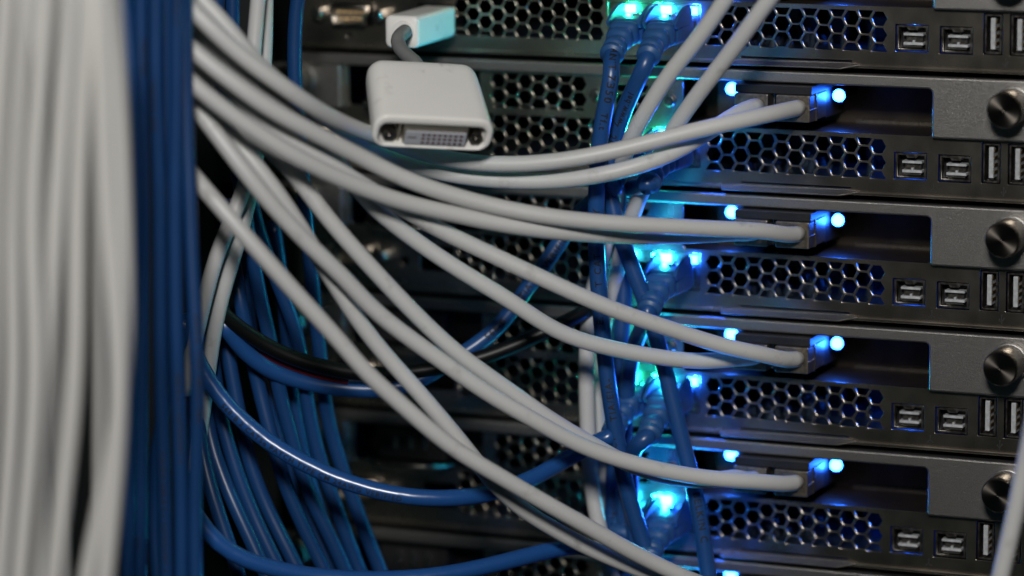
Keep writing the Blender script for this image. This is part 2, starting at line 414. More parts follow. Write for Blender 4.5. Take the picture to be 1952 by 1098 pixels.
    for s in (-1, 1):
        bm = bmesh.new(); cyl(bm, (s * 12.2, 0, .7), (0, -1, 0), 2.5, 2.5, 4.8, 6); cyl(bm, (s * 12.2, -4.8, .7), (0, -1, 0), 2.0, 1.6, .6, 16)
        bmobj('standoff', bm, M['bright'], sp, bevel=.25)
    # power inlet with wire clip
    pw = empty('power_inlet', (0, 0, 0), root)
    bm = bmesh.new(); box(bm, -205.5, -154, 14, 16, -19.5, -5.0); box(bm, -198, -170, 3, 13.9, -19.0, -6.5)
    bmobj('inlet_body', bm, M['black'], pw, bevel=.6)
    bm = bmesh.new()
    for x in (-190, -184, -178): box(bm, x, x + 1.6, 0.5, 4, -14.5, -10)
    bmobj('blades', bm, M['bright'], pw, bevel=.1)
    cl = tube_mesh('wire_clip', [Vector(p) * MM for p in ((-199, -1, -18), (-196, -9, -18.6), (-186, -13, -17.4), (-170, -13, -17.4), (-166, -5, -18.2), (-164, 0, -18.4))], .8, n=8)
    link('wire_clip', cl, M['shell'], pw, True)
    # screws on the slot covers
    for x, z in ((-108.6, -12.2), (-80.0, -13.0)):
        bm = bmesh.new(); cyl(bm, (x, -0.05, z), (0, -1, 0), 2.4, 1.9, 1.2, 24)
        bmobj('cover_screw', bm, M['shell'], root, bevel=.2)
    # circuit board and parts glimpsed through the vents
    bd = empty('circuit_board', (0, 0, 0), root)
    bm = bmesh.new(); box(bm, -160, 30, 14, 110, -41.5, -40.2); bmobj('board', bm, M['board'], bd)
    bm = bmesh.new()
    for i in range(26):
        x = random.uniform(-62, -4); y = random.uniform(16, 45); cyl(bm, (x, y, -40.1), (0, 0, 1), random.uniform(.9, 2.4), .9, random.uniform(2, 7), 12)
    bmobj('capacitors', bm, M['board'], bd)
    bm = bmesh.new()
    for i in range(12):
        x = random.uniform(-62, -8); w = random.uniform(3, 9); y = random.uniform(40, 70); box(bm, x, x + w, y, y + 5, -40.1, random.uniform(-34, -24))
    bmobj('chips', bm, M['black'], bd, bevel=.2)
    led(bd, -3.0, 46.0, -26.0, 'blue', 0.5, power=0.018)
    return root

def catmull(pts, step):
    """resampled centripetal-like spline through Vector points"""
    n = len(pts); out = []
    def g(i): return pts[max(0, min(n - 1, i))]
    for i in range(n - 1):
        p0 = g(i - 1) if i > 0 else pts[0] * 2 - pts[1]
        p1, p2 = pts[i], pts[i + 1]
        p3 = g(i + 2) if i + 2 < n else pts[-1] * 2 - pts[-2]
        t01 = (p1 - p0).length ** .5; t12 = (p2 - p1).length ** .5; t23 = (p3 - p2).length ** .5
        m1 = (p2 - p1 + t12 * ((p1 - p0) / t01 - (p2 - p0) / (t01 + t12)))
        m2 = (p2 - p1 + t12 * ((p3 - p2) / t23 - (p3 - p1) / (t12 + t23)))
        k = max(2, int((p2 - p1).length / step))
        for j in range(k):
            t = j / k
            out.append((2 * t ** 3 - 3 * t * t + 1) * p1 + (t ** 3 - 2 * t * t + t) * m1 + (-2 * t ** 3 + 3 * t * t) * p2 + (t ** 3 - t * t) * m2)
    out.append(pts[-1].copy())
    return out
def smooth_path(path, it):
    for _ in range(it):
        path = [path[0]] + [(path[i - 1] + path[i] * 2 + path[i + 1]) / 4 for i in range(1, len(path) - 1)] + [path[-1]]
    return path
def frames(path):
    T = [(path[min(i + 1, len(path) - 1)] - path[max(i - 1, 0)]).normalized() for i in range(len(path))]
    nrm = [T[0].orthogonal().normalized()]
    for i in range(1, len(path)):
        v = nrm[-1] - T[i] * nrm[-1].dot(T[i]); nrm.append(v.normalized())
    return T, nrm
def tube_mesh(name, pts, r, n=20, step=0.004, smooth=3, caps=True, radf=None, raw=False):
    path = smooth_path(catmull(pts, step), smooth)
    T, nrm = frames(path)
    vs = []; fs = []
    for i, p in enumerate(path):
        b = T[i].cross(nrm[i])
        rr = r * MM * (radf(i / (len(path) - 1)) if radf else 1)
        for k in range(n):
            a = 2 * math.pi * k / n; vs.append(p + (nrm[i] * math.cos(a) + b * math.sin(a)) * rr)
    for i in range(len(path) - 1):
        for k in range(n):
            fs.append((i * n + k, i * n + (k + 1) % n, (i + 1) * n + (k + 1) % n, (i + 1) * n + k))
    if caps:
        fs.append(tuple(range(n))[::-1]); fs.append(tuple((len(path) - 1) * n + k for k in range(n)))
    if raw: return path, vs, fs
    me = bpy.data.meshes.new(name); me.from_pydata([tuple(v) for v in vs], [], fs); me.update()
    return me

_glyph = {}
def text_geo(s):
    if s in _glyph: return _glyph[s]
    cu = bpy.data.curves.new('t', 'FONT'); cu.body = s; cu.size = 1; cu.resolution_u = 2; cu.offset = 0.022; cu.space_character = 1.25
    ob = bpy.data.objects.new('t', cu); COL.objects.link(ob)
    dg = bpy.context.evaluated_depsgraph_get(); dg.update()
    me = bpy.data.meshes.new_from_object(ob.evaluated_get(dg))
    bm = bmesh.new(); bm.from_mesh(me)
    bmesh.ops.triangulate(bm, faces=bm.faces)
    bmesh.ops.subdivide_edges(bm, edges=[e for e in bm.edges if e.calc_length() > .12], cuts=1)
    bmesh.ops.triangulate(bm, faces=bm.faces)
    bm.verts.index_update()
    g = ([v.co.copy() for v in bm.verts], [[v.index for v in f.verts] for f in bm.faces])
    bm.free(); bpy.data.meshes.remove(me); bpy.data.objects.remove(ob); bpy.data.curves.remove(cu)
    _glyph[s] = g
    return g

def cable(name, pts, r, mat, label, cat, group, text=(), start=None, end=None, smooth=4):
    """pts: (photo px, py, mm in front of rack); start/end: extra world points. text: (string, px, py, size mm, dir, angle)"""
    w = [P(*p) for p in pts]
    if start: w = [Vector(p) * MM for p in start] + w
    if end: w = w + [Vector(p) * MM for p in end]
    path, vs, fs = tube_mesh(name, w, r, raw=True, smooth=smooth)
    mi = [0] * len(fs)
    cum = [0]
    for i in range(1, len(path)): cum.append(cum[-1] + (path[i] - path[i - 1]).length)
    for (s, px, py, size, direc, ang) in text:
        gv, gf = text_geo(s)
        bi = min(range(len(path)), key=lambda i: (PIX(path[i])[0] - px) ** 2 + (PIX(path[i])[1] - py) ** 2)
        s0 = cum[bi]; base = len(vs)
        for v in gv:
            sa = s0 + direc * v.x * size * MM
            sa = max(cum[0] + 1e-6, min(cum[-1] - 1e-6, sa))
            j = 0
            lo, hi = 0, len(cum) - 1
            while hi - lo > 1:
                mid = (lo + hi) // 2
                if cum[mid] <= sa: lo = mid
                else: hi = mid
            t = (sa - cum[lo]) / (cum[lo + 1] - cum[lo]); c = path[lo].lerp(path[lo + 1], t)
            tg = (path[lo + 1] - path[lo]).normalized() * direc
            nn = (CAM - c); nn = (nn - tg * nn.dot(tg)).normalized()
            up = nn.cross(tg)
            a = ang + (v.y - .35) * size / r
            vs.append(c + (nn * math.cos(a) + up * math.sin(a)) * (r * 1.012 + .02) * MM)
        for f in gf: fs.append(tuple(base + k for k in f)); mi.append(1)
    me = bpy.data.meshes.new(name); me.from_pydata([tuple(v) for v in vs], [], fs); me.update()
    o = link(name, me, [mat, M['ink']], None, True)
    me.polygons.foreach_set('material_index', mi)
    tag(o, label, cat, group)
    return o

srv = make_server()
tree_cache = None
def copy_tree(o, parent=None):
    c = o.copy(); COL.objects.link(c)
    if parent: c.parent = parent
    for ch in list(o.children): copy_tree(ch, c)
    return c
labels = ['topmost rack server, the one the small white adapter plug is pushed into',
          'rack server second from the top, right below the one holding the small white plug',
          'rack server third from the top, two white cables running flat into its slot',
          'rack server fourth from the top, behind the right end of the thick black cable',
          'rack server fifth from the top, second from the bottom, behind the glossy blue loop',
          'lowest rack server, only its top lip showing at the bottom edge']
servers = [srv]
for r in range(1, 6): servers.append(copy_tree(srv))
for r, s in enumerate(servers):
    s.location = (0, 0, -U * r * MM)
    tag(s, labels[r], 'rack server', 'rack servers stacked one above the other')
_cy = None
for s in (servers[2], servers[4], servers[5]):                                  # the lower servers' left jacks glow cyan instead of green
    for ch in s.children:
        for q in ch.children:
            if q.name.startswith('led_or_reflection') and q.data.materials[0] == M['led_green']:
                for sl in q.material_slots: sl.link = 'OBJECT'; sl.material = M['led_cyan']
                for g in q.children:
                    if _cy is None: _cy = g.data.copy(); _cy.color = C_CYAN
                    g.data = _cy

# ------------------------------------------------------------------ connectors
def sfp_plug(cab, row, cx):
    """metal connector shell in the slot of a row; cx = centre X"""
    z = -U * row
    bm = bmesh.new()
    box(bm, cx - 6.15, cx + 6.15, -10, 9, z - 17.3, z - 8.0)
    o = bmobj('connector_shell', bm, M['shellplug'], cab, bevel=.35)
    bm = bmesh.new(); box(bm, cx - 6.4, cx + 6.4, -3, -2.2, z - 17.55, z - 7.75); box(bm, cx + 6.1, cx + 6.35, -9.6, -3.1, z - 13.3, z - 12.9)
    o2 = bmobj('connector_rib', bm, M['bright'], cab, bevel=.1)
    return o

_boot_cache = {}
def boot_mesh():
    """plug body, guard ears and ribbed strain relief along a bent path; origin at jack centre"""
    bm = bmesh.new()
    path = smooth_path(catmull([Vector(p) for p in ((0, -2, 0), (0, -12, 0), (0.3, -20, -0.6), (1.1, -27, -2.2), (2.0, -34, -4.9), (2.4, -37, -6.2))], 0.55), 6)
    T, nrm = frames(path); n = 28; rings = []
    L = len(path)
    for i, p in enumerate(path):
        t = i / (L - 1); up = Vector((0, 0, 1)); up = (up - T[i] * up.dot(T[i])).normalized(); side = T[i].cross(up)
        k = min(1, max(0, (t - .30) / .5))
        a = 6.1 * (1 - k) + 4.3 * k; b = 4.6 * (1 - k) + 4.1 * k; e = 5 * (1 - k) + 2 * k
        if t > .42:
            ph = (t - .42) / .52 * 3.0
            a *= 1 - .34 * (0.5 + .5 * math.cos(ph * 2 * math.pi)) ** 2 if ph < 3 else 1
            b *= 1 - .34 * (0.5 + .5 * math.cos(ph * 2 * math.pi)) ** 2 if ph < 3 else 1
        ring = []
        for j in range(n):
            th = 2 * math.pi * j / n; c, s_ = math.cos(th), math.sin(th)
            x = a * abs(c) ** (2 / e) * (1 if c > 0 else -1); z = b * abs(s_) ** (2 / e) * (1 if s_ > 0 else -1)
            ring.append(bm.verts.new((p + side * x + up * z) * MM))
        rings.append(ring)
    for i in range(L - 1):
        for j in range(n): bm.faces.new((rings[i][j], rings[i][(j + 1) % n], rings[i + 1][(j + 1) % n], rings[i + 1][j]))
    bm.faces.new(rings[0]); bm.faces.new(rings[-1][::-1])
    return bm
def ear_mesh():
    bm = bmesh.new()
    prof = [(-3.5, 3.2), (-4.0, 7.4), (-6.5, 8.9), (-11, 8.3), (-16.5, 6.2), (-20.5, 3.4), (-19.0, 1.5), (-6, 1.5)]
    for s in (-1, 1):
        x0 = s * 6.35; x1 = s * 5.1
        A = [bm.verts.new((x0 * MM, y * MM, z * MM)) for y, z in prof]; B = [bm.verts.new((x1 * MM, y * MM, z * MM)) for y, z in prof]
        bm.faces.new(A); bm.faces.new(B[::-1])
        for i in range(len(prof)): bm.faces.new((A[i], B[i], B[(i + 1) % len(prof)], A[(i + 1) % len(prof)]))
    return bm
def add_boot(cab, row, cx):
    z = -U * row - 31.3
    loc = Vector((cx, 0, z)) * MM
    if 'b' not in _boot_cache:
        o = bmobj('strain_relief_boot', boot_mesh(), M['boot'], cab, smooth=True)
        e = bmobj('guard_ears', ear_mesh(), M['boot'], cab, bevel=.35)
        bm = bmesh.new(); box(bm, -5.6, 5.6, -3.5, 10, -3.7, 3.7); box(bm, -1.6, 1.6, -7.5, 4, 4.3, 5.4)
        c = bmobj('clear_plug', bm, M['clear'], cab, bevel=.3)
        _boot_cache['b'] = (o, e, c)
        for q in (o, e, c): q.location = loc
    else:
        for q in _boot_cache['b']:
            c = q.copy(); COL.objects.link(c); c.parent = cab; c.location = loc
def boot_tail(row, cx, k=0):
    z = -U * row - 31.3
    return [(cx + 2.8, -40.5, z - 8.2), (cx + 1.8, -33, z - 4.5)] if k == 0 else [(cx + 1.8, -33, z - 4.5), (cx + 2.8, -40.5, z - 8.2)]
XA, XB = -90.2, -76.7

# ------------------------------------------------------------------ white cables to the slots
GW = 'white cables running to the servers'
def wc(pts, label, row=None, side=None, r=2.85, end=None, text=()):
    e = None
    if row is not None:
        cx = -31.0 if side == 'R' else -46.3
        z = -U * row - 12.4
        ex = cx + (2.2 if side == 'R' else 2.0)
        e = [(ex - 2.0, -15.5, z), (ex + .3, -8.5, z + .2)]
    c = cable('white_cable', pts, r, M['white'], label, 'white cable', GW, end=e, text=text)
    if row is not None: sfp_plug(c, row, cx)
    return c
# A
wc([(300, -60, 150), (360, 12, 150), (396, 48, 149), (432, 82, 146), (468, 113, 143), (504, 140, 140), (539, 164, 136), (575, 190, 131), (629, 223, 118), (674, 244, 104), (740, 268, 84), (820, 296, 72), (900, 311, 70), (1000, 313, 66), (1100, 302, 61), (1200, 281, 54), (1300, 255, 46), (1400, 232, 36), (1470, 217, 26)],
   'uppermost white cable, passing behind the white adapter into the second server\'s right connector', 1, 'R',
   text=())
# B
wc([(330, -60, 138), (388, 5, 138), (430, 45, 136), (465, 92, 134), (500, 135, 131), (550, 172, 126), (610, 215, 112), (680, 262, 90), (760, 305, 70), (830, 328, 65), (900, 340, 64), (980, 346, 61), (1060, 345, 58), (1150, 333, 55), (1230, 313, 49), (1300, 285, 40), (1350, 251, 32), (1395, 222, 24)],
   'white cable just under the uppermost one, curving up into the second server\'s left connector', 1, 'L')
# C
wc([(300, 30, 152), (360, 90, 150), (410, 133, 148), (450, 161, 145), (486, 190, 142), (521, 212, 138), (557, 232, 134), (593, 250, 129), (629, 270, 124), (674, 291, 117), (701, 306, 113), (767, 340, 105), (847, 368, 96), (927, 390, 88), (1020, 409, 80), (1100, 420, 72), (1200, 428, 62), (1300, 433, 50), (1400, 438, 37), (1470, 440, 26)],
   'white cable ending in the third server\'s right connector, upper of the flat pair', 2, 'R')
# D
wc([(300, 95, 156), (350, 145, 155), (405, 191, 151), (441, 219, 148), (477, 244, 145), (513, 268, 141), (548, 290, 138), (593, 314, 132), (629, 332, 127), (674, 352, 120), (701, 362, 116), (767, 386, 106), (847, 404, 96), (927, 422, 87), (1020, 437, 77), (1110, 446, 65), (1200, 450, 52), (1290, 450, 41), (1370, 447, 31), (1410, 442, 24)],
   'white cable ending in the third server\'s left connector, lower of the flat pair', 2, 'L')
# E upper
wc([(320, 50, 138), (365, 92, 137), (410, 140, 136), (450, 178, 134), (486, 216, 131), (521, 246, 128), (557, 270, 125), (593, 294, 121), (629, 315, 117), (674, 341, 112), (720, 372, 105), (770, 397, 98), (820, 429, 92), (900, 468, 84), (1020, 524, 74), (1100, 561, 67), (1184, 596, 59), (1266, 623, 50), (1348, 651, 40), (1420, 670, 32), (1470, 677, 25)],
   'white cable sloping down into the fourth server\'s right connector, upper of two', 3, 'R')
# E lower
wc([(325, 12, 130), (365, 50, 130), (396, 80, 130), (432, 112, 130), (470, 150, 130), (516, 188, 127), (560, 222, 122), (600, 252, 117), (640, 305, 110), (675, 350, 106), (715, 398, 100), (767, 441, 93), (820, 479, 88), (900, 530, 81), (980, 578, 73), (1040, 620, 66), (1082, 641, 61), (1164, 664, 52), (1246, 680, 43), (1328, 689, 33), (1380, 688, 27), (1410, 680, 21)],
   'white cable sloping down into the fourth server\'s left connector, lower of two', 3, 'L')
# F
wc([(330, 140, 140), (371, 203, 142), (396, 234, 142), (423, 270, 142), (450, 306, 141), (477, 340, 140), (500, 370, 138), (553, 429, 133), (607, 485, 127), (652, 524, 122), (702, 583, 115), (766, 634, 108), (846, 691, 99), (926, 748, 90), (1023, 804, 79), (1105, 849, 69), (1183, 877, 59), (1261, 897, 50), (1340, 911, 40), (1400, 917, 33), (1460, 917, 25)],
   'white cable swooping down in front of its twin into the fifth server\'s right connector', 4, 'R')
# I
wc([(340, 150, 120), (380, 180, 120), (430, 222, 120), (480, 256, 120), (520, 288, 119), (552, 322, 118), (577, 352, 117), (607, 394, 115), (660, 458, 110), (713, 516, 105), (767, 574, 100), (820, 627, 94), (860, 664, 90), (911, 703, 84), (967, 742, 78), (1023, 782, 72), (1080, 820, 65), (1130, 847, 58), (1183, 879, 50), (1261, 906, 41), (1330, 918, 33), (1385, 914, 26), (1410, 905, 20)],
   'white cable behind its twin, ending in the fifth server\'s left connector', 4, 'L')
# G
wc([(340, 300, 142), (372, 340, 146), (400, 372, 147), (450, 430, 146), (520, 510, 142), (588, 586, 136), (640, 642, 131), (699, 712, 125), (755, 762, 119), (812, 813, 113), (868, 858, 106), (925, 892, 99), (981, 925, 92), (1052, 966, 83), (1122, 1005, 74), (1200, 1050, 63), (1260, 1080, 55), (1330, 1112, 47), (1420, 1140, 36)],
   'lowest long white cable, running from the blue bundle out at the bottom edge')
# H
wc([(345, 160, 130), (385, 200, 131), (423, 239, 131), (450, 270, 131), (477, 302, 130), (503, 335, 129), (530, 368, 127), (553, 405, 125), (580, 445, 122), (607, 490, 119), (640, 545, 115), (675, 600, 111), (713, 653, 107), (764, 710, 102), (812, 764, 98), (854, 813, 94), (900, 870, 89), (953, 935, 82), (995, 972, 76), (1052, 1006, 69), (1105, 1037, 62), (1170, 1066, 55), (1235, 1092, 48), (1330, 1125, 40)],
   'white cable running behind and then just under the lowest long white one')
# steep whites
GS = 'white cables hanging steeply past the network jacks'
def steep(pts, label, r=2.85): return cable('white_cable', pts, r, M['white'], label, 'white cable', GS)
steep([(1430, -70, 50), (1385, -5, 48), (1330, 75, 45), (1272, 145, 42), (1222, 228, 38), (1196, 275, 34), (1180, 340, 28), (1165, 420, 24), (1145, 500, 22), (1126, 570, 22), (1119, 650, 24), (1118, 740, 25), (1121, 830, 25), (1127, 920, 26), (1140, 1000, 26), (1165, 1090, 26), (1180, 1150, 26)],
      'left of the two steep white cables that cross the network jacks at the top')
steep([(1520, -70, 54), (1465, 0, 52), (1400, 90, 47), (1330, 180, 41), (1285, 245, 36), (1245, 320, 30), (1215, 385, 25), (1190, 460, 20), (1172, 535, 17), (1152, 610, 15), (1140, 690, 15), (1140, 790, 15), (1147, 900, 15), (1158, 1000, 15), (1175, 1100, 15), (1185, 1150, 15)],
      'right of the two steep white cables that cross the network jacks at the top')
steep([(1990, 700, 70), (1962, 850, 70), (1934, 985, 70), (1905, 1110, 70), (1890, 1180, 70)],
      'short white cable piece crossing the bottom right corner in front of the thumb screw', 3.0)
GM = 'white cables hanging behind the blue bundle'
cable('white_cable', [(497, -60, 95), (492, 0, 95), (486, 70, 96), (480, 150, 98), (486, 220, 100), (483, 290, 102), (468, 350, 105), (455, 390, 108), (418, 470, 112), (391, 567, 112), (370, 655, 112), (350, 750, 112)], 2.7, M['white'],
      'left one of the twin white cables hanging behind the crossing whites beside the bundle', 'white cable', GM)
cable('white_cable', [(508, -60, 84), (506, 20, 84), (505, 100, 85), (500, 180, 87), (493, 260, 91), (483, 340, 95), (466, 420, 101), (441, 502, 104), (414, 602, 102), (398, 702, 99), (385, 800, 98), (372, 900, 98)], 2.7, M['white'],
      'right one of the twin white cables hanging behind the crossing whites beside the bundle', 'white cable', GM)

# ------------------------------------------------------------------ blurred white bundle on the left
FB = [((190, -60), (191, 0), (203, 367), (226, 734), (200, 1098), (188, 1200), 275), ((207, -60), (212, 0), (232, 367), (231, 734), (166, 1098), (150, 1200), 262),
      ((160, -60), (163, 0), (147, 367), (140, 734), (101, 1098), (90, 1200), 278), ((128, -60), (128, 0), (108, 367), (88, 734), (66, 1098), (60, 1200), 262),
      ((90, -60), (88, 0), (60, 367), (66, 734), (36, 1098), (30, 1200), 282), ((48, -60), (46, 0), (20, 367), (24, 734), (-2, 1098), (-10, 1200), 266),
      ((10, -60), (9, 0), (-12, 367), (-16, 734), (-40, 1098), (-45, 1200), 282), ((68, -60), (68, 0), (82, 367), (112, 734), (122, 1098), (125, 1200), 200),
      ((175, -60), (174, 0), (186, 367), (190, 734), (186, 1098), (180, 1200), 200), ((30, -60), (30, 0), (40, 367), (45, 734), (15, 1098), (5, 1200), 205)]
fl = ['second strand from the right of the blurred white bundle',
      'outermost right strand of the blurred white bundle', 'white strand in the middle of the blurred bundle, left of the dark gap',
      'white strand of the blurred bundle, third from the left at the bottom edge', 'white strand second from the left at the bottom of the blurred bundle',
      'white strand near the left edge of the blurred bundle', 'white strand cut by the left edge of the picture',
      'rear white strand seen through the gap in the middle of the blurred bundle', 'rear white strand behind the right side of the blurred bundle', 'rear white strand behind the left side of the blurred bundle']
for f, lb in zip(FB, fl):
    cable('white_cable', [(x, y, f[-1]) for x, y in f[:-1]], 2.65, M['white_front'], lb, 'white cable', 'blurred white cables at the left edge')

# ------------------------------------------------------------------ blue bundle
GB = 'blue cables in the upright bundle'
TX = dict(size=2.3)
def bb(pts, label, text=(), r=2.35):
    return cable('blue_cable', pts, r, M['blue'], label, 'blue cable', GB, text=text)
bb([(228, -60, 172), (240, 0, 172), (254, 180, 172), (262, 367, 171), (250, 734, 170), (244, 1098, 170), (240, 1200, 170)], 'leftmost blue cable, dark beside the blurred white bundle')
bb([(268, -60, 166), (268, 0, 166), (269, 180, 166), (272, 367, 166), (270, 734, 166), (268, 1098, 166), (268, 1200, 166)], 'second blue cable from the left of the upright bundle', [('VERIFIED', 262, 60, 2.6, 1, 0.5), ('ETL', 280, 1030, 2.4, 1, -0.6)])
bb([(296, -60, 170), (297, 0, 170), (298, 180, 170), (304, 367, 169), (305, 560, 169), (307, 734, 169), (313, 930, 169), (317, 1098, 169), (318, 1200, 169)], 'third blue cable from the left of the upright bundle, print down its lower part', [('24AWG 4PR', 304, 160, 2.6, 1, -.5), ('TIA/EIA-568-B.2-1 CATEGORY 5', 314, 850, 2.4, 1, -.1)])
bb([(342, -60, 168), (338, 0, 168), (337, 180, 168), (334, 367, 168), (335, 560, 168), (339, 734, 168), (345, 930, 168), (346, 1098, 168), (346, 1200, 168)], 'fourth blue cable from the left of the upright bundle, stamped with category lettering', [('(UL) C', 336, 0, 2.6, 1, 0), ('568-B.2-1 CATEGORY 5', 340, 700, 2.4, 1, 0.1)])
bb([(352, -60, 160), (352, 0, 160), (354, 180, 161), (361, 367, 163), (367, 520, 165), (376, 700, 167), (376, 800, 167), (372, 950, 167), (373, 1098, 167), (375, 1200, 167)], 'rightmost blue cable of the upright bundle, type lettering on its right side', [('24AWG  TYPE CM(UL) CMG', 376, 610, 2.4, 1, 0.3)])
bb([(316, -60, 158), (316, 0, 158), (317, 367, 158), (318, 734, 154), (290, 930, 148), (300, 1098, 148), (310, 1200, 148)], 'blue cable hidden in the middle of the upright bundle, swinging left near the bottom')
# fan of blue cables behind
GF = 'blue cables fanning out behind the white ones'
FAN = [
 ([(578, -60, 70), (566, 0, 70), (561, 80, 70), (562, 160, 70), (572, 260, 68), (582, 400, 66), (593, 511, 64), (603, 610, 62), (612, 690, 60), (620, 771, 58), (639, 853, 56), (669, 941, 54), (701, 1027, 52), (730, 1100, 50), (760, 1170, 50)], 'blue cable hanging alone in front of the left server ends, rightmost of the fan'),
 ([(444, -60, 84), (443, 0, 84), (444, 90, 84), (452, 200, 84), (466, 320, 82), (482, 400, 80), (501, 465, 78), (534, 550, 75), (563, 625, 72), (576, 690, 70), (585, 760, 68), (602, 850, 66), (628, 930, 64), (660, 1020, 62), (692, 1105, 60), (720, 1170, 60)], 'blue cable of the fan, second from the right at the bottom edge'),
 ([(414, -60, 92), (414, 0, 92), (416, 90, 92), (430, 200, 90), (452, 320, 88), (475, 450, 86), (498, 577, 82), (516, 650, 80), (534, 754, 77), (554, 823, 75), (574, 902, 73), (602, 970, 71), (636, 1035, 69), (665, 1105, 67), (690, 1170, 66)], 'blue cable of the fan, third from the right at the bottom edge'),
 ([(428, 380, 80), (445, 500, 84), (466, 610, 86), (482, 690, 78), (498, 758, 78), (521, 846, 78), (547, 935, 77), (582, 1012, 75), (620, 1090, 73), (650, 1160, 73)], 'blue cable of the fan, fourth from the right, bright on its lower half'),
 ([(420, 560, 82), (432, 660, 83), (450, 758, 83), (465, 836, 83), (482, 902, 83), (510, 970, 82), (545, 1040, 82), (575, 1100, 81), (610, 1170, 81)], 'blue cable of the fan, fifth from the right'),
 ([(400, 640, 89), (412, 740, 90), (430, 830, 91), (452, 902, 91), (480, 975, 90), (510, 1040, 90), (540, 1100, 89), (570, 1160, 89)], 'blue cable of the fan, sixth from the right'),
 ([(385, 700, 92), (392, 780, 93), (403, 846, 95), (425, 912, 97), (452, 975, 98), (478, 1030, 98), (505, 1090, 98), (530, 1150, 98)], 'blue cable of the fan, second from the left at the bottom'),
 ([(376, 800, 100), (385, 860, 102), (394, 905, 104), (412, 965, 105), (434, 1030, 105), (455, 1090, 105), (470, 1150, 105)], 'blue cable of the fan, leftmost, next to the upright bundle'),
 ([(465, 380, 66), (466, 460, 66), (469, 540, 66), (474, 616, 65), (486, 690, 64), (512, 780, 62), (545, 860, 60), (590, 980, 58), (640, 1110, 56)], 'dark blue cable at the back of the fan, next to the hanging white twins'),
 ([(520, 420, 60), (535, 520, 60), (548, 640, 59), (556, 740, 58), (575, 850, 56), (600, 950, 54), (640, 1060, 52), (660, 1130, 52)], 'dark blue cable deep in the fan behind the black one')]
for pts, lb in FAN: cable('blue_cable', pts, 2.6, M['blue'], lb, 'blue cable', GF)

# ------------------------------------------------------------------ black, red and looping cables
cable('black_cable', [(385, 560, 104), (420, 595, 100), (455, 625, 94), (500, 655, 88), (560, 684, 82), (620, 702, 76), (680, 713, 70), (750, 714, 62), (820, 705, 55), (900, 688, 48), (980, 660, 42), (1050, 627, 36), (1110, 598, 28), (1160, 570, 14), (1200, 540, 4)], 2.7, M['blackcable'],
      'thick black cable crossing behind the white ones at mid height', 'black cable', None)
cable('red_cable', [(470, 655, 86), (510, 676, 82), (560, 699, 77), (610, 715, 72), (664, 724, 68)], 1.9, M['red'],
      'short dark red cable end lying under the black cable', 'red cable', None)
GP = 'blue patch cables'
def patch(pts, label, row=None, cx=None, mat='blue_patch', text=(), atend=True, r=2.95):
    if row is None: return cable('blue_cable', pts, r, M[mat], label, 'blue cable', GP, text=text)
    if atend: c = cable('blue_cable', pts, r, M[mat], label, 'blue cable', GP, text=text, end=boot_tail(row, cx)[0:2])
    else: c = cable('blue_cable', pts, r, M[mat], label, 'blue cable', GP, text=text, start=boot_tail(row, cx, 1))
    add_boot(c, row, cx); return c
patch([(1170, 135, 43), (1158, 180, 43), (1146, 240, 42), (1140, 300, 41), (1137, 360, 40), (1136, 430, 39), (1139, 520, 38), (1147, 617, 38), (1154, 688, 38), (1164, 770, 38), (1175, 832, 37), (1197, 942, 36), (1232, 1050, 34), (1265, 1150, 34)],
      'left of the two blue cables plugged side by side into the topmost server', 0, XA, atend=False,
      text=[('ANT', 1168, 108, 3.6, 1, .15), ('7350', 1160, 146, 3.9, 1, .15), ('Tf.t', 1150, 205, 3.4, 1, .1), ('Y', 1137, 405, 3.4, -1, 0), ('CAT', 1136, 522, 3.4, -1, 0), ('T', 1139, 556, 3.4, -1, 0), ('E.', 1147, 628, 3.4, -1, .2), ('TIA/EIA-', 1166, 800, 3.4, -1, 0), ('CT', 1180, 860, 3, -1, .5)])
patch([(1222, 140, 38), (1203, 180, 34), (1182, 225, 31), (1165, 280, 29), (1158, 330, 30), (1163, 385, 31), (1188, 466, 31), (1219, 545, 30), (1250, 635, 28), (1272, 725, 27), (1287, 781, 27), (1299, 837, 27), (1325, 935, 26), (1342, 1040, 26), (1352, 1110, 26), (1358, 1180, 26)],
      'right of the two blue cables plugged side by side into the topmost server', 0, XB, atend=False,
      text=[('www.bel', 1186, 215, 3.2, -1, .1), ('7', 1182, 232, 3.4, 1, -.4), ('24', 1172, 262, 3.4, 1, -.2), ('BELKIN C', 1327, 945, 3.6, 1, .15)])
patch([(1236, 350, 38), (1205, 362, 26), (1160, 362, 20), (1113, 388, 22), (1080, 440, 26), (1049, 493, 30), (1007, 544, 34), (965, 610, 38), (926, 647, 42), (886, 672, 46), (840, 700, 52), (780, 738, 58), (720, 744, 62), (640, 740, 68), (560, 724, 76), (500, 700, 84), (450, 655, 92), (420, 610, 98)],
      'blue cable running diagonally down to the left behind the white ones', 1, XB, atend=False,
      text=[('VERIFIED', 1040, 512, 3.2, -1, -.2), ('TIA', 1000, 565, 3.2, -1, 0), ('568-B', 925, 650, 3.2, -1, 0)])
patch([(1178, 350, 34), (1176, 420, 18), (1186, 500, 14), (1191, 545, 14), (1187, 600, 16), (1180, 680, 17), (1178, 760, 17), (1172, 860, 17), (1168, 950, 17), (1166, 1050, 17), (1170, 1150, 17)],
      'blue upright cable from the second server, just right of the long lettered one', 1, XA, atend=False,
      text=[('VERIFIED', 1167, 1005, 3.0, -1, -.3)])
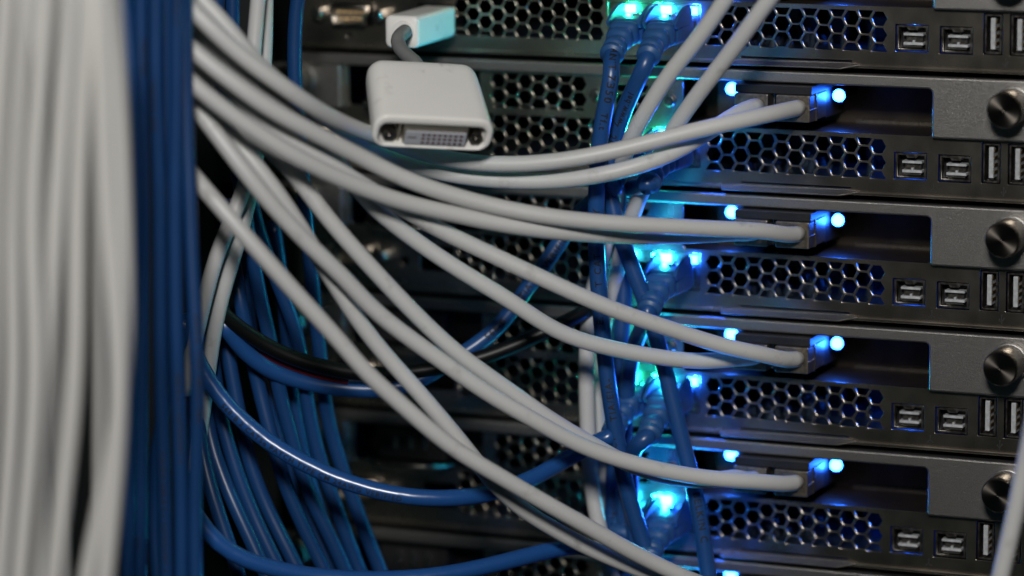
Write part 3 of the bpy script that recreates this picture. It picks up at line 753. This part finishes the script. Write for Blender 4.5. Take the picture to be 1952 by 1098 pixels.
patch([(1240, 600, 36), (1222, 628, 27), (1206, 665, 22), (1196, 730, 20), (1190, 800, 19), (1190, 880, 20), (1192, 960, 22), (1190, 1040, 22), (1186, 1110, 22), (1184, 1170, 22)],
      'blue cable leaving the third server\'s jack and running down between the upright cables', 2, XB, atend=False, text=[('ID', 1190, 1005, 3.0, -1, .1)])
patch([(1217, 838, 40), (1206, 865, 34), (1200, 910, 28), (1204, 970, 27), (1212, 1040, 27), (1218, 1120, 27)],
      'blue cable with a ribbed boot leaving the fourth server\'s right jack', 3, XB, atend=False)
patch([(345, 600, 112), (368, 672, 111), (398, 728, 110), (428, 768, 109), (464, 804, 108), (508, 842, 106), (560, 873, 104), (640, 912, 100), (720, 937, 96), (800, 950, 91), (880, 949, 83), (960, 934, 70), (1030, 905, 58), (1090, 869, 46), (1130, 846, 40), (1155, 832, 38)],
      'glossy blue cable in a wide hanging loop, white highlights and print along it', 3, XA, mat='blue_gloss',
      text=[('568-B.2 CAT5e PATCH TYPE CM 24AWG VERIFIED', 420, 765, 2.6, 1, -.45)])
patch([(360, 960, 134), (390, 1015, 134), (440, 1058, 130), (520, 1084, 122), (610, 1100, 112), (720, 1105, 102), (820, 1099, 92), (900, 1086, 82), (1000, 1061, 68), (1078, 1042, 54), (1130, 1035, 44)],
      'blue cable in a shallow loop along the bottom edge', 4, XA, mat='blue_gloss')
patch([(1250, 1075, 38), (1240, 1130, 34), (1236, 1180, 32)], 'blue cable with a ribbed boot dropping from the fifth server\'s right jack', 4, XB, atend=False)

# ------------------------------------------------------------------ video adapter
va = empty('video_adapter')
tag(va, 'white video adapter block with a wide pin socket, hanging by a short grey cord', 'video adapter')
far = P(806, 109, 72); near = P(831, 226, 72)
Lb = 35.0 * MM
d = 78.0
while (P(831, 226, d) - far).length < Lb: d += 0.5
near = P(831, 226, d)
yv = (near - far).normalized()                       # towards the socket end
xl = P(705, 219, d); dd = d - 80
while (P(948, 231, dd) - xl).dot(yv) < 0 and dd < d + 80: dd += 0.25
xv = (P(948, 231, dd) - xl).normalized(); xv = (xv - yv * xv.dot(yv)).normalized()
print('adapter', d, dd, xv, yv)
zv = xv.cross(-yv).normalized()
if zv.z < 0: zv = -zv
Wd, Th = 41.0, 13.0
def loc(x, y, z): return far + (xv * x + yv * y + zv * z) * MM       # x across, y from far to near, z up from top face (<=0)
def rr(w, h, r, n=6):
    return rect(-w / 2, w / 2, -h / 2, h / 2, r, n)
bm = bmesh.new(); rings = []
L0 = Lb / MM
prof = [(0.4, 34.6, 6.6, 3.2, 0), (0.0, 30.0, 4.0, 1.9, 0)][::-1]
secs = [(0.0, 31.0, 6.0, 2.9), (0.35, 34.5, 9.0, 4.2), (1.3, 37.0, 11.2, 5.0), (3.2, 38.4, 12.4, 5.2), (8, 39.2, 12.8, 5.2), (L0 - 2, 41.0, 13.2, 5.2), (L0 - .6, 41.2, 13.3, 5.2), (L0, 40.6, 12.8, 5.0), (L0, 37.0, 8.9, 3.0), (L0 - .5, 36.6, 8.7, 2.9), (L0 - 8, 36.4, 8.6, 2.8)]
for k_, (y, w, h, r) in enumerate(secs):
    dz = -1.1 if k_ >= 8 else 0
    rings.append([bm.verts.new(loc(x, y, z - 6.6 + dz)) for x, z in rr(w, h, r)])
n = len(rings[0])
for i in range(len(rings) - 1):
    for j in range(n): bm.faces.new((rings[i][j], rings[i][(j + 1) % n], rings[i + 1][(j + 1) % n], rings[i + 1][j]))
bm.faces.new(rings[0]); bm.faces.new(rings[-1])
bmobj('adapter_body', bm, M['adapter'], va, smooth=True)
va_body = va.children[0]
mod = va_body.modifiers.new('sub', 'SUBSURF'); mod.levels = 1; mod.render_levels = 1
# seam line around the side
def locbox(name, x0, x1, y0, y1, z0, z1, mat, bevel=.15, par=va):
    bm = bmesh.new()
    vs = [bm.verts.new(loc(x, y, z)) for x in (x0, x1) for y in (y0, y1) for z in (z0, z1)]
    for f in ((0, 1, 3, 2), (4, 6, 7, 5), (0, 4, 5, 1), (2, 3, 7, 6), (0, 2, 6, 4), (1, 5, 7, 3)): bm.faces.new([vs[i] for i in f])
    return bmobj(name, bm, mat, par, bevel=bevel)
locbox('socket_plate', -17.8, 17.8, L0 - 7.9, L0 - 7.4, -12.0, -3.4, M['cream'], .1)
sk = locbox('socket_shell', -9.8, 12.2, L0 - 7.3, L0 - 1.0, -11.6, -4.1, M['cream'], .3)
fc = locbox('socket_face', -9.3, 11.8, L0 - .95, L0 - .1, -11.7, -6.0, M['grey_face'], .5)
bm = bmesh.new()
for r_ in range(3):
    for c_ in range(8):
        x = -3.6 + c_ * 1.85; z = -6.9 - r_ * 1.6
        vs = [bm.verts.new(loc(x + a, L0 + .1 + yy, z + b)) for yy in (-.25, 0) for a, b in ((0, 0), (1.1, 0), (1.1, -.62), (0, -.62))]
        bm.faces.new(vs[4:8]); bm.faces.new(vs[0:4][::-1])
        for q in range(4): bm.faces.new((vs[q], vs[(q + 1) % 4], vs[4 + (q + 1) % 4], vs[4 + q]))
vs = [bm.verts.new(loc(x, L0 + .0, z)) for x, z in ((-8.4, -8.3), (-5.4, -8.3), (-5.4, -8.7), (-8.4, -8.7))]; bm.faces.new(vs)
bmobj('pin_holes', bm, M['pinhole'], va)
for sx in (-14.6, 15.2):
    c = loc(sx, L0 - 7.3, -8.4) / MM
    bm = bmesh.new(); cyl(bm, c, yv, 2.6, 2.6, 6.6, 6); bmobj('screw_post', bm, M['shell'], va, bevel=.25)
    bm = bmesh.new(); cyl(bm, c + yv * 6.65, yv, 1.5, 1.2, .5, 20); cyl(bm, c + yv * 7.15, yv, .6, .3, .3, 12); bmobj('screw_tip', bm, M['brushed'], va, bevel=.05)
    locbox('bracket_fold', sx + (3.6 if sx < 0 else -3.9) - .5, sx + (3.6 if sx < 0 else -3.9) + .3, L0 - 7.3, L0 - 2, -11.4, -3.6, M['cream'], .15)
# cord and small plug
tail = loc(0, .5, -6.6)
cpts = [P(772, 60, 44), P(763, 66, 50), P(756, 78, 56), P(762, 94, 59), P(779, 110, 63), P(797, 122, 68), tail]
cm = tube_mesh('cord', cpts, 2.55, n=24)
link('cord', cm, M['cord'], va, True)
pl = empty('small_plug', (0, 0, 0), va)
fcx = P(765, 61, 40)
ax = Vector((0.0, 1, 0.02)).normalized()
bm = bmesh.new(); rings = []
for (y, w, h, r) in ((0, 11.2, 10.0, 1.6), (.5, 12.6, 11.2, 2.0), (2, 12.9, 11.4, 2.0), (32, 12.6, 11.0, 1.8), (33, 12.2, 10.6, 1.6)):
    rings.append([bm.verts.new(fcx + ax * y * MM + Vector((x, 0, z)) * MM) for x, z in rr(w, h, r)])
n = len(rings[0])
for i in range(len(rings) - 1):
    for j in range(n): bm.faces.new((rings[i][j], rings[i][(j + 1) % n], rings[i + 1][(j + 1) % n], rings[i + 1][j]))
bm.faces.new(rings[0]); bm.faces.new(rings[-1])
bmobj('plug_body', bm, M['adapter'], pl, smooth=True)
bm = bmesh.new(); c = fcx / MM
cyl(bm, c + Vector((0.8, -.6, 0)), (0, 1, 0), 3.9, 4.1, .8, 28); bmobj('cord_collar', bm, M['adapter'], pl, bevel=.15)
bm = bmesh.new(); box(bm, c.x - 5, c.x + 5, c.y + 33.1, c.y + 44, c.z - 2.4, c.z + 2.4); bmobj('plug_tip', bm, M['bright'], pl, bevel=.3)
